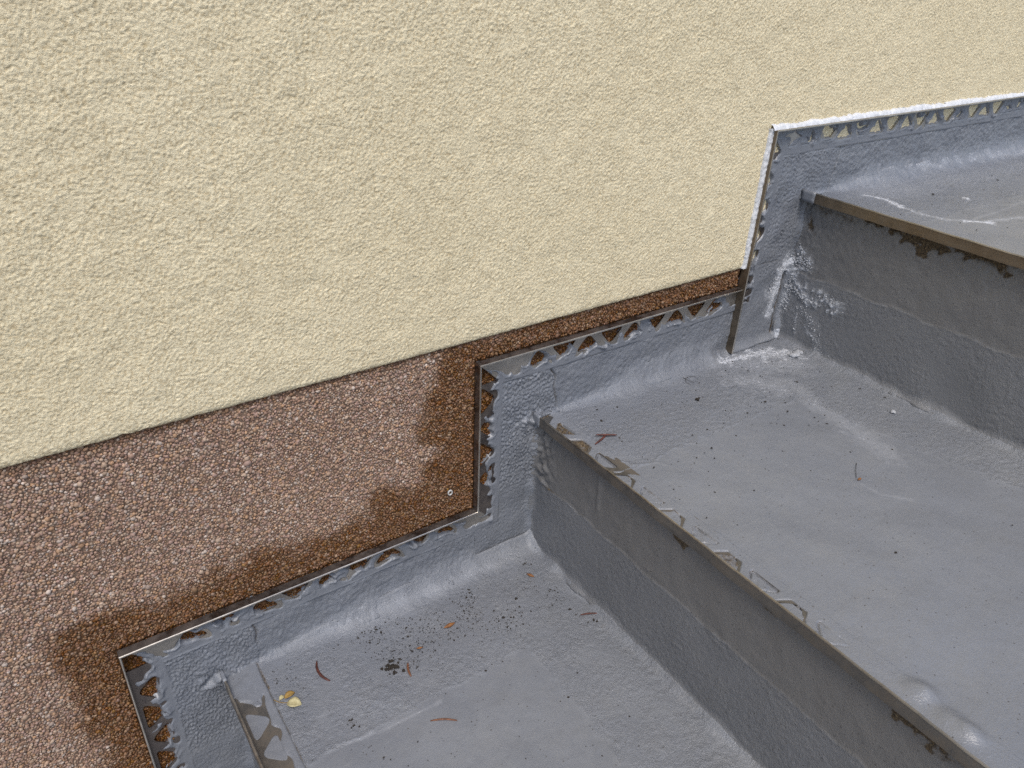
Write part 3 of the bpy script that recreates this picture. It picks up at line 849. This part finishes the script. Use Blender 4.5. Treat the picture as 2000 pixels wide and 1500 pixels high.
    if k == 3:
        for pts, rad, s in (([(0.6858, 0.1663), (0.6791, 0.1485), (0.6755, 0.1285), (0.6748, 0.1093)], .0105, .68), ([(0.6940, 0.1670), (0.6819, 0.1653)], .006, .8), ([(0.6921, 0.0877), (0.6932, 0.0649)], .0045, .7)):
            dd = stroke(UX, UZ, pts, rad)
            chalk_glint = np.maximum(chalk_glint, s*np.clip(1.15-dd+.7*nz*np.minimum(dd*1.2, 1), 0, 1))
        y += .0010*np.clip(chalk_glint-.3, 0, 1)*(1+.5*n3)
        slit = stroke(UX, UZ, [(p_[0]-.0035, p_[1]) for p_ in ((0.6909, 0.1537), (0.6916, 0.1340), (0.6900, 0.1101), (0.6903, 0.0850))], .0021)
        y -= .0070*np.clip(1.5-slit, 0, 1)
        y = np.where(slit < 2.5, np.maximum(y, -.0030), y)
        dirt_shade = np.maximum(dirt_shade, 1.2*np.clip(1.5-slit, 0, 1))
        chalk_glint *= 1-np.clip(1.2-slit, 0, 1)
        chalk_glint = np.maximum(chalk_glint, .35*np.exp(-((dz-cove(UX, k)*.3)/.003)**2)*(UX > A[k]+.01)*np.clip(.7+.5*nz, 0, 1))
        ml = np.exp(-((UZ-.1715+.03*(UX-.655))/.0006)**2)*(UX < .672)*(w > LEG*.5)
        y -= .0008*ml; dirt_shade = np.maximum(dirt_shade, .5*ml)
    keep = (c > -.0024) & (UZ > np.where(UX < A[k]+RO[k]+.004, Z[k-1], Z[k])-.014)
    kc = keep[:-1, :-1] | keep[1:, :-1] | keep[:-1, 1:] | keep[1:, 1:]
    kid(sheet('wall_upstand', UX, -y, UZ, COAT, steps[k], kc, {'rough': np.clip(rough, 0, 1), 'chalk_glint': chalk_glint, 'dirt_shade': dirt_shade}))
for k in range(4):
    tread(k); riser(k); upstand(k)
# lime crust standing off the crack in the corner
def blob_bm(pts, seed, rough=.35):
    g = random.Random(seed); bm = bmesh.new()
    for (x, y, z, rx, ry, rz) in pts:
        ret = bmesh.ops.create_icosphere(bm, subdivisions=2, radius=1.0)
        for v in ret['verts']:
            f = 1+g.uniform(-rough, rough)
            v.co = Vector((x+v.co.x*rx*f, y+v.co.y*ry*f, z+v.co.z*rz*f))
    return bm

def lime_nodules():
    g = np.random.default_rng(31)
    t = (1+5**.5)/2
    ico = np.array([(-1, t, 0), (1, t, 0), (-1, -t, 0), (1, -t, 0), (0, -1, t), (0, 1, t), (0, -1, -t), (0, 1, -t), (t, 0, -1), (t, 0, 1), (-t, 0, -1), (-t, 0, 1)])/math.sqrt(1+t*t)
    fc = np.array([(0, 11, 5), (0, 5, 1), (0, 1, 7), (0, 7, 10), (0, 10, 11), (1, 5, 9), (5, 11, 4), (11, 10, 2), (10, 7, 6), (7, 1, 8), (3, 9, 4), (3, 4, 2), (3, 2, 6), (3, 6, 8), (3, 8, 9), (4, 9, 5), (2, 4, 11), (6, 2, 10), (8, 6, 7), (9, 8, 1)])
    P, Rr = [], []
    def scatter(pts, n, sp, rad, place):
        pts = np.array(pts); seg = np.hypot(*(pts[1:]-pts[:-1]).T); cum = np.concatenate([[0], np.cumsum(seg)])
        for _ in range(n):
            q = g.uniform(0, cum[-1]); i = min(np.searchsorted(cum, q, 'right')-1, len(seg)-1)
            f = (q-cum[i])/seg[i]
            p = pts[i]*(1-f)+pts[i+1]*f+g.normal(0, sp*(1.5 if g.uniform() < .25 else .9), 2)
            rr = min(.48*rad*math.exp(g.normal(-.1, .55)), .0014)
            P.append(place(*p)); Rr.append(rr)
            if g.uniform() < .6:
                P.append(place(*(p+g.normal(0, rr*1.3, 2)))); Rr.append(rr*.7)
    def on_riser(y, z):
        y = min(y, -.003)
        return (A[3]+RO[3]-.0008-float(np.maximum(fil(np.array(-y-.0014), .0075), 0)), y, z)
    def on_wall(x, z):
        dr = A[3]+RO[3]-.0006-x
        return (x, -.0020-max(float(fil(np.array(max(dr, .002)), .0075)), 0), z)
    def on_tread(x, y): return (x, y, Z[2]+.0009)
    scatter([(0.0025, 0.1584), (-0.0079, 0.1689), (-0.0230, 0.1705)], 170, .0030, .0013, on_riser)
    scatter([(-0.0052, 0.1523), (-0.0072, 0.1322), (-0.0042, 0.1128)], 190, .0026, .0012, on_riser)
    scatter([(-0.0130, 0.1404), (-0.0291, 0.1299), (-0.0436, 0.1332)], 120, .0012, .0013, on_riser)
    scatter([(-0.0441, 0.1404), (-0.0584, 0.1424), (-0.0713, 0.1337)], 120, .0022, .0010, on_riser)
    scatter([(-0.0273, 0.1220), (-0.0393, 0.1118), (-0.0508, 0.0985), (-0.0622, 0.0809)], 170, .0032, .0008, on_riser)
    scatter([(-0.0225, 0.1201), (-0.0226, 0.1050), (-0.0264, 0.0911)], 60, .0012, .0008, on_riser)
    scatter([(-0.0063, 0.1842), (-0.0128, 0.1796)], 40, .0020, .0009, on_riser)
    wall_pts = [(q[0]-.0070, q[1]) for q in ((0.6866, 0.1615), (0.6812, 0.1422), (0.6757, 0.1224), (0.6729, 0.1097))]
    scatter(wall_pts, 240, .0028, .0011, on_wall)
    scatter([(0.6392, -0.0257), (0.6655, -0.0385), (0.6746, -0.0546)], 110, .0045, .0007, on_tread)
    scatter([(0.5925, -0.0140), (0.6211, -0.0203)], 60, .0040, .0006, on_tread)
    scatter([(0.7528, -0.0310), (0.7574, -0.0513), (0.7445, -0.0788)], 50, .0022, .0004, lambda x, y: (x, y, Z[3]+.0005))
    P_ = np.array(P); Rr_ = np.array(Rr); n = len(P_)
    V = ico[None]*Rr_[:, None, None]*np.stack([g.uniform(.6, 1.2, n), g.uniform(.6, 1.2, n), g.uniform(.6, 1.2, n)], -1)[:, None, :]*(1+g.normal(0, .13, (n, 12, 1)))
    V = V+P_[:, None, :]
    F = (fc[None]+12*np.arange(n)[:, None, None]).reshape(-1, 3)
    o = raw_mesh('lime_crust', V.reshape(-1, 3), F, LIME, stairs, True)
    props(o, 'white crumbly lime crust around the corner crack', kind='stuff')
    o.matrix_parent_inverse = Matrix.Translation(-stairs.location)
lime_nodules()

# ------------------------------------------------------------------ metal trims on the wall
def wall_trim(label, upright, i, lo, hi, y_leg, y_rim, mat, with_leg=True, leg_mat=None, mitre=(True, True), phase=None):
    a0 = X[i] if upright else lo
    root = empty('edge_trim', (X[i], 0, hi) if upright else (lo, 0, H[i]), label, 'metal trim', 'metal edge trims stepping along the wall')
    th = .0013
    def P(t, w, y):          # t along the trim, w towards the stairs
        return (X[i]+w, y, t) if upright else (t, y, H[i]-w)
    def ends(w):
        if upright: return (lo-(w if mitre[0] else 0), hi-(w if mitre[1] else 0))
        return (lo+(w if mitre[0] else 0), hi+(w if mitre[1] else 0))
    prof = [(-th, y_leg), (-th, y_rim+.0006), (0, y_rim+.0006), (0, y_leg)]
    r0 = [P(ends(w)[0], w, y) for w, y in prof]; r1 = [P(ends(w)[1], w, y) for w, y in prof]
    o = prism('rim', r0, r1, mat, root); o.matrix_parent_inverse = Matrix.Translation(-root.location)
    prof = [(-th-.0001, y_rim+.0006), (-th+.0002, y_rim), (-.0003, y_rim-.0001), (.0002, y_rim+.0003), (.0002, y_rim+.0006)]
    r0 = [P(ends(w)[0], w, y) for w, y in prof]; r1 = [P(ends(w)[1], w, y) for w, y in prof]
    o = prism('bright_edge', r0, r1, EDGE, root); o.matrix_parent_inverse = Matrix.Translation(-root.location)
    if with_leg:
        ph = (PH['v'] if upright else PH['h'])[i] if phase is None else phase
        e0, e1 = ends(0), ends(LEG)
        if upright: outer = [(e0[0], .0), (hi-.0225, .0), (hi-.0215, LEG), (e1[0], LEG)]
        else: outer = [(e0[0], .0), (e0[1], .0), (e1[1], LEG), (e1[0], LEG)]
        lo2, hi2 = max(e0[0], e1[0]), min(e0[1], e1[1])
        if upright: hi2 = hi-.0225
        hs = hole_polys(max(lo2, lo), min(hi2, hi), ph)
        o = plate('anchor_strip', outer, hs, lambda a, b, t: P(a, b, t), y_leg+.0004, y_leg-.0006, STEEL if upright else BARE, root)
        o.matrix_parent_inverse = Matrix.Translation(-root.location)
    return root
wall_trim('dark upright steel trim dropping from the lower corner of the plinth', True, 0, -.215, 0.0, -.0008, -.0085, STEEL, mitre=(False, True))
wall_trim('long low steel trim along the plinth above the needle-strewn step', False, 0, 0.0, X[1], -.0008, -.0085, STEEL)
wall_trim('short upright steel trim between plinth and middle nosing end', True, 1, 0.0, H[1], -.0008, -.0085, STEEL)
wall_trim('steel trim under the narrow brown plinth strip above the middle step', False, 1, X[1], X[2]-.0016, -.0008, -.0085, STEEL, mitre=(True, False))
wall_trim('tall upright steel trim beside the cream render edge, foot on middle step', True, 2, Z[2]+.002, H[2], -.0009, -.0106, BROWNED, mitre=(False, True))
wall_trim('painted top trim with white caulk line under the cream render', False, 2, X[2], 2.2, -.0010, -.0102, STEEL, mitre=(True, False))
# lower run of the tall trim lies over the film: its own visible strip
# white caulk between render and upper trims
def caulk(upright, lo, hi, seed):
    t = np.arange(lo, hi, .0011)
    ws = -np.linspace(.0066, .0011, 12)
    T, W = np.meshgrid(t, ws)
    edge_n = .00035*samp(N9, t, t*0+seed)+.0005*samp(N50, t, t*0+seed)+.00030*samp(N3, t, t*0+seed)
    width = (.0052 if upright else .0046)+edge_n*(.5 if upright else 1)
    prog = (-W)/np.maximum(width, .001)[None, :]
    y = np.where(prog < 1, -(.0057 if upright else .0052)-(.0010 if upright else .0036)*np.sqrt(np.clip(1-prog, 0, 1)), -.0052+.006*(prog-1)*4)
    y += .0002*samp(N5, T, W, .1)
    kp = prog < 1.25
    kc = kp[:-1, :-1] & kp[1:, :-1] & kp[:-1, 1:] & kp[1:, 1:]
    if upright: o = sheet('caulk_bead', X[2]+W, y, T, CAULK, wall, kc)
    else: o = sheet('caulk_bead', T, y, H[2]-W, CAULK, wall, kc, flip=True)
    child(o)
caulk(False, X[2]-.004, 2.2, .1)
caulk(True, ZC+.001, H[2]+.003, .4)

# ------------------------------------------------------------------ step nosings
def nosing(k, label, mat, strip_mat):
    root = empty('step_nosing', (A[k], -.003, Z[k]), label, 'metal nosing', 'metal nosings on the step edges')
    x0 = A[k]
    T = Z[k]+RISE
    prof = [(x0-.0014, Z[k]-.0014), (x0-.0014, T-.0006), (x0+.0002, T-.0006), (x0+.0002, Z[k]-.0014)]
    inv = Matrix.Translation(-root.location)
    o = long_prism('front_lip', prof, -.0035, YEND, mat, root, k); o.matrix_parent_inverse = inv
    prof = [(x0-.0016, T-.0008), (x0-.0013, T-.0001), (x0-.0002, T), (x0+.0003, T-.0005), (x0+.0003, T-.0008)]
    o = long_prism('bright_edge', prof, -.0035, YEND, WORN, root, k); o.matrix_parent_inverse = inv
    ph = -.0595 if k == 1 else -.0569
    zt = Z[k]+(.0004 if k == 1 else -.0006)
    hs = hole_polys(-.60, -.012, ph)
    o = plate('anchor_strip', [(YEND, 0), (-.004, 0), (-.004, LEG), (YEND, LEG)], hs, lambda a, b, t: (x0+b, a, t), zt-.0008, zt, strip_mat, root); o.matrix_parent_inverse = inv
    # grey film over the wall end of the lip
    L = {1: .012, 2: .010, 3: .016}[k]
    bm = bmesh.new()
    bmesh.ops.create_cube(bm, size=1.0)
    bmesh.ops.scale(bm, vec=(.0026, L, .0112), verts=bm.verts)
    bmesh.ops.translate(bm, vec=(x0-.0005, -.0025-L/2, Z[k]+.0036), verts=bm.verts)
    bmesh.ops.subdivide_edges(bm, edges=bm.edges, cuts=3, use_grid_fill=True)
    for v in bm.verts: v.co += Vector((random.gauss(0, .00010), random.gauss(0, .0002), random.gauss(0, .00012)))
    o = bm_obj('film_cap', bm, COAT, root, True); o.matrix_parent_inverse = inv
    return root
nosing(1, 'bare steel nosing at the lowest visible step, punched strip half coated', DIRTY, DIRTY)
nosing(2, 'long dull steel nosing along the middle step with film-filled punched holes', DIRTY, DIRTY)
nosing(3, 'brownish steel nosing on the top step above rusty gaps', BROWNED, DIRTY)

# ------------------------------------------------------------------ litter on the treads
def tube(name, pts, radii, mat, parent=None, k=7):
    bm = bmesh.new(); rings = []
    pts = [Vector(p) for p in pts]
    for i, p in enumerate(pts):
        t = (pts[min(i+1, len(pts)-1)]-pts[max(i-1, 0)]).normalized()
        s = t.cross(Vector((0, 0, 1))).normalized(); up = s.cross(t)
        rings.append([bm.verts.new(p+(s*math.cos(2*math.pi*j/k)+up*math.sin(2*math.pi*j/k)*.75)*radii[i]) for j in range(k)])
    for a, b in zip(rings[:-1], rings[1:]):
        for j in range(k): bm.faces.new((a[j], a[(j+1) % k], b[(j+1) % k], b[j]))
    bm.faces.new(rings[0][::-1]); bm.faces.new(rings[-1])
    return bm_obj(name, bm, mat, parent, True)
def bez(p, q, bend, z, n=9, lift=.0):
    p, q = Vector((*p, 0)), Vector((*q, 0))
    s = (q-p).cross(Vector((0, 0, 1)))
    out = []
    for i in range(n):
        t = i/(n-1)
        v = p.lerp(q, t)+s*bend*4*t*(1-t)
        out.append((v.x, v.y, z+lift*math.sin(math.pi*t)+random.uniform(0, .0001)))
    return out
def needle(p, q, bend, z, label, mat, rad=.00085, lift=.0004):
    pts = bez(p, q, bend, z+rad*.6, 9, lift)
    rr = [rad*f for f in (.45, .85, 1, 1.05, 1.05, 1.05, 1, .9, .55)]
    o = tube('pine_needle', pts, rr, mat)
    return props(o, label, 'pine needle', 'dry conifer needles lying on the steps')
z0, z1, z2 = Z[1]+.0006, Z[2]+.0008, Z[3]+.0006
needle((0.1310, -0.0289), (0.1324, -0.0530), .16, z0, 'thick dark curved needle on lower step near the yellow leaf', NEEDLED, .00105)
needle((0.1929, -0.0705), (0.1886, -0.0840), .08, z0, 'orange-brown upright needle beside the black soil clump', NEEDLE, .0009)
needle((0.1815, -0.1278), (0.1990, -0.1387), -.05, z0, 'long reddish needle alone on the smooth floor of the lower step', NEEDLE, .00075)
needle((0.3455, -0.1071), (0.3626, -0.1166), -.05, z0, 'reddish needle near the foot of the middle riser', NEEDLED, .0008)
needle((0.4473, 0.0025), (0.4648, -0.0045), -.07, z1+.0012, 'dark needle against the wall cove of the middle step', NEEDLED, .0009)
needle((0.3909, -0.0533), (0.4068, -0.0630), .02, z1+.0012, 'upper needle of the crossed pair near the middle nosing', NEEDLED, .0009)
needle((0.3824, -0.0627), (0.4016, -0.0560), .04, z1, 'lower needle of the crossed pair near the middle nosing', NEEDLED, .0009)
def husk(p, q, z, label):
    p, q = Vector((*p, z)), Vector((*q, z))
    pts = [p.lerp(q, i/6) for i in range(7)]
    L = (q-p).length
    o = tube('bud_husk', pts, [L*f for f in (.03, .10, .17, .20, .17, .10, .05)], HUSK, None, 6)
    return props(o, label, 'bud husk', 'small brown bud husks on the lower step')
husk((0.2359, -0.0551), (0.2467, -0.0552), z0+.0012, 'brown pointed husk in the speckled middle of the lower step')
husk((0.3344, -0.0401), (0.3382, -0.0472), z0+.0012, 'dark brown husk near the back corner of the lower step')
husk((0.2053, -0.0617), (0.2108, -0.0633), z0+.0008, 'tiny dull husk between the soil clump and pointed husk')
def clump(name, p, z, n, spread, rad, label, cat, seed):
    g = random.Random(seed)
    pts = []
    for i in range(n):
        rr = rad*g.uniform(.5, 1.15)
        pts.append((p[0]+g.gauss(0, spread), p[1]+g.gauss(0, spread), z+rr*.5, rr, rr, rr*.8))
    o = bm_obj(name, blob_bm(pts, seed), SOIL, None, False)
    return props(o, label, cat)
clump('soil_clump', (0.1795, -0.0674), z0, 26, .0034, .0013, 'crumbly black soil clump beside the orange needle on lower step', 'soil clump', 3)
clump('soil_clump', (0.1298, -0.0959), z0, 9, .0024, .0006, 'small scatter of dark crumbs at the edge of the lower rough strip', 'soil clump', 4)
clump('moss_crumb', (0.5150, -0.0558), z1, 5, .0006, .0014, 'single black round crumb on the middle step below the wall', 'crumb', 5)
clump('moss_crumb', (0.3529, -0.1196), z0, 5, .0012, .0008, 'dark crumb just below the reddish needle at riser foot', 'crumb', 6)
# yellow leaf
def leaf_bm(c, ang, L, Wd, lift):
    bm = bmesh.new(); n = 7; rows = []
    for i in range(n):
        t = i/(n-1); hw = Wd*math.sin(math.pi*min(t*.92+.06, 1))**.8
        row = []
        for s in (-1, -.5, 0, .5, 1):
            a, b = t*L, s*hw
            z = lift*(1-(2*t-1)**2)+abs(s)*hw*.35+random.uniform(-.0001, .0001)
            row.append(bm.verts.new((c[0]+a*math.cos(ang)-b*math.sin(ang), c[1]+a*math.sin(ang)+b*math.cos(ang), c[2]+z)))
        rows.append(row)
    for a, b in zip(rows[:-1], rows[1:]):
        for j in range(4): bm.faces.new((a[j], a[j+1], b[j+1], b[j]))
    r_ = bmesh.ops.extrude_face_region(bm, geom=bm.faces[:])
    for v in r_['geom']:
        if isinstance(v, bmesh.types.BMVert): v.co.z += .00025
    return bm
lp = (0.0949, -0.0486)
leaf = empty('fallen_leaf', (lp[0], lp[1], z0), 'small yellowed twin leaf lying by the bare nosing strip', 'leaf')
linv = Matrix.Translation(-leaf.location)
def dirang(p, q): return math.atan2(q[1]-p[1], q[0]-p[0])
for p, q, wd, mt in (((0.0964, -0.0545), (0.1053, -0.0613), .0046, LEAFY), ((0.0964, -0.0490), (0.1051, -0.0479), .0028, LEAFB), ((0.0925, -0.0486), (0.0972, -0.0468), .0018, LEAFY)):
    o = bm_obj('leaf_blade', leaf_bm((p[0], p[1], z0+.0004), dirang(p, q), math.hypot(q[0]-p[0], q[1]-p[1]), wd, .0012), mt, leaf, True)
    o.matrix_parent_inverse = linv
o = tube('leaf_stalk', bez((0.0890, -0.0458), (0.0984, -0.0547), .1, z0+.0006), [.0003]*9, LEAFB, leaf, 5); o.matrix_parent_inverse = linv
# threads and rootlets
def fibre(name, pts2, z, rad, label, cat, mat=SOIL):
    o = tube(name, [(p[0], p[1], z+rad+.0001*math.sin(3*i)) for i, p in enumerate(pts2)], [rad]*len(pts2), mat, None, 5)
    return props(o, label, cat)
fibre('plant_fibre', [(0.1342, -0.0507), (0.1363, -0.0550), (0.1400, -0.0585), (0.1452, -0.0607), (0.1502, -0.0604), (0.1542, -0.0595)], z0, .00022, 'hair-thin dark thread curling from the thick dark needle', 'plant fibre')
fibre('plant_fibre', [(0.5558, -0.2007), (0.5462, -0.2066), (0.5376, -0.2129)], z1, .00020, 'hair-thin stalk standing above the pale seed on middle step', 'plant fibre')
root = empty('dry_rootlet', (*(0.5366, -0.0206), z1), 'wiry dark rootlet tangle near the wall on the middle step', 'rootlet')
rinv = Matrix.Translation(-root.location)
for a, b, bd in (((0.5365, -0.0122), (0.5369, -0.0315), .14), ((0.5333, -0.0211), (0.5473, -0.0258), -.2), ((0.5387, -0.0207), (0.5303, -0.0323), .25), ((0.5318, -0.0190), (0.5414, -0.0187), -.3)):
    o = tube('root_strand', bez(a, b, bd, z1+.0004), [.00018]*9, SOIL, root, 5); o.matrix_parent_inverse = rinv
sp_ = (0.5373, -0.2160)
o = bm_obj('dry_seed', blob_bm([(sp_[0], sp_[1], z1+.0006, .0022, .0011, .0008)], 9, .08), HUSK, None, True)
props(o, 'single pale brown seed on the smooth middle step', 'seed')
def lime(p, z, rad, label, seed, n=5):
    g = random.Random(seed)
    pts = [(p[0]+g.gauss(0, rad*.5), p[1]+g.gauss(0, rad*.5), z+rad*.2, rad*g.uniform(.5, 1), rad*g.uniform(.5, 1), rad*g.uniform(.25, .5)) for i in range(n)]
    return props(bm_obj('lime_crumb', blob_bm(pts, seed, .25), LIME, None, True), label, 'lime crumb', 'white lime crumbs on the steps')
lime((0.6742, -0.0477), z1+.001, .0052, 'largest white lime lump at the foot of the cracked corner', 11)
lime((0.6617, -0.1699), z1, .0028, 'flat white flake out on the middle step', 12, 3)
lime((0.8384, -0.0912), z2, .0034, 'white lime crumb on the top landing', 13, 4)
# loose soil specks
def specks():
    pts = []
    def put(x, y, k, s): pts.append((x, y, Z[k]+.0004, s))
    c0 = (0.3169, -0.0500); c1 = (0.2359, -0.0489); c2 = (0.1390, -0.0322)
    for c, sx, sy, n, sm in ((c0, .030, .022, 2000, .00042), (c1, .055, .024, 1500, .00038), (c2, .045, .025, 900, .00036), ((0.3494, -0.1146), .02, .02, 120, .0004), ((0.1052, -0.0731), .03, .05, 160, .0004)):
        for _ in range(n):
            x, y = random.gauss(c[0], sx), random.gauss(c[1], sy)
            if A[1]+.032 < x < A[2]-.012 and -.30 < y < -.016:
                put(x, y, 1, 1.2*sm*math.exp(random.gauss(-.48, .5)))
    for _ in range(90):
        put(random.uniform(A[1]+.03, A[2]-.02), random.uniform(-.30, -.02), 1, .00055*math.exp(random.gauss(0, .35)))
    for _ in range(330):
        y = -abs(random.gauss(0, .10))-.012
        put(random.uniform(A[2]+.03, A[3]-.015), y, 2, .00042*math.exp(random.gauss(0, .42)))
    for p in ((0.5833, -0.1780), (0.5996, -0.1540), (0.5661, -0.1877), (0.5885, -0.1482), (0.5392, -0.0970), (0.5743, -0.1151), (0.5409, -0.0339), (0.6734, -0.1259), (0.6795, -0.1490), (0.5704, -0.0924), (0.4664, -0.1195)):
        put(p[0], p[1], 2, .0011)
    for _ in range(60):
        put(random.uniform(A[3]+.02, 1.1), random.uniform(-.25, -.03), 3, .0005*math.exp(random.gauss(0, .4)))
    bm_v, bm_f = [], []
    octv = np.array([(1, 0, 0), (-1, 0, 0), (0, 1, 0), (0, -1, 0), (0, 0, 1), (0, 0, -1)], float)
    octf = np.array([(0, 2, 4), (2, 1, 4), (1, 3, 4), (3, 0, 4), (2, 0, 5), (1, 2, 5), (3, 1, 5), (0, 3, 5)])
    for i, (x, y, z, s) in enumerate(pts):
        a = random.uniform(0, 6.28); st = random.uniform(.8, 2.0)
        v = octv*np.array([s*st, s, s*.8])*(1+np.random.default_rng(i).normal(0, .2, (6, 1)))
        ca, sa = math.cos(a), math.sin(a)
        bm_v.append(np.stack([v[:, 0]*ca-v[:, 1]*sa+x, v[:, 0]*sa+v[:, 1]*ca+y, v[:, 2]+z], -1)); bm_f.append(octf+6*i)
    o = raw_mesh('soil_specks', np.concatenate(bm_v), np.concatenate(bm_f), SOIL, None, False)
    props(o, 'fine dark soil specks sprinkled over the grey treads', kind='stuff')
specks()
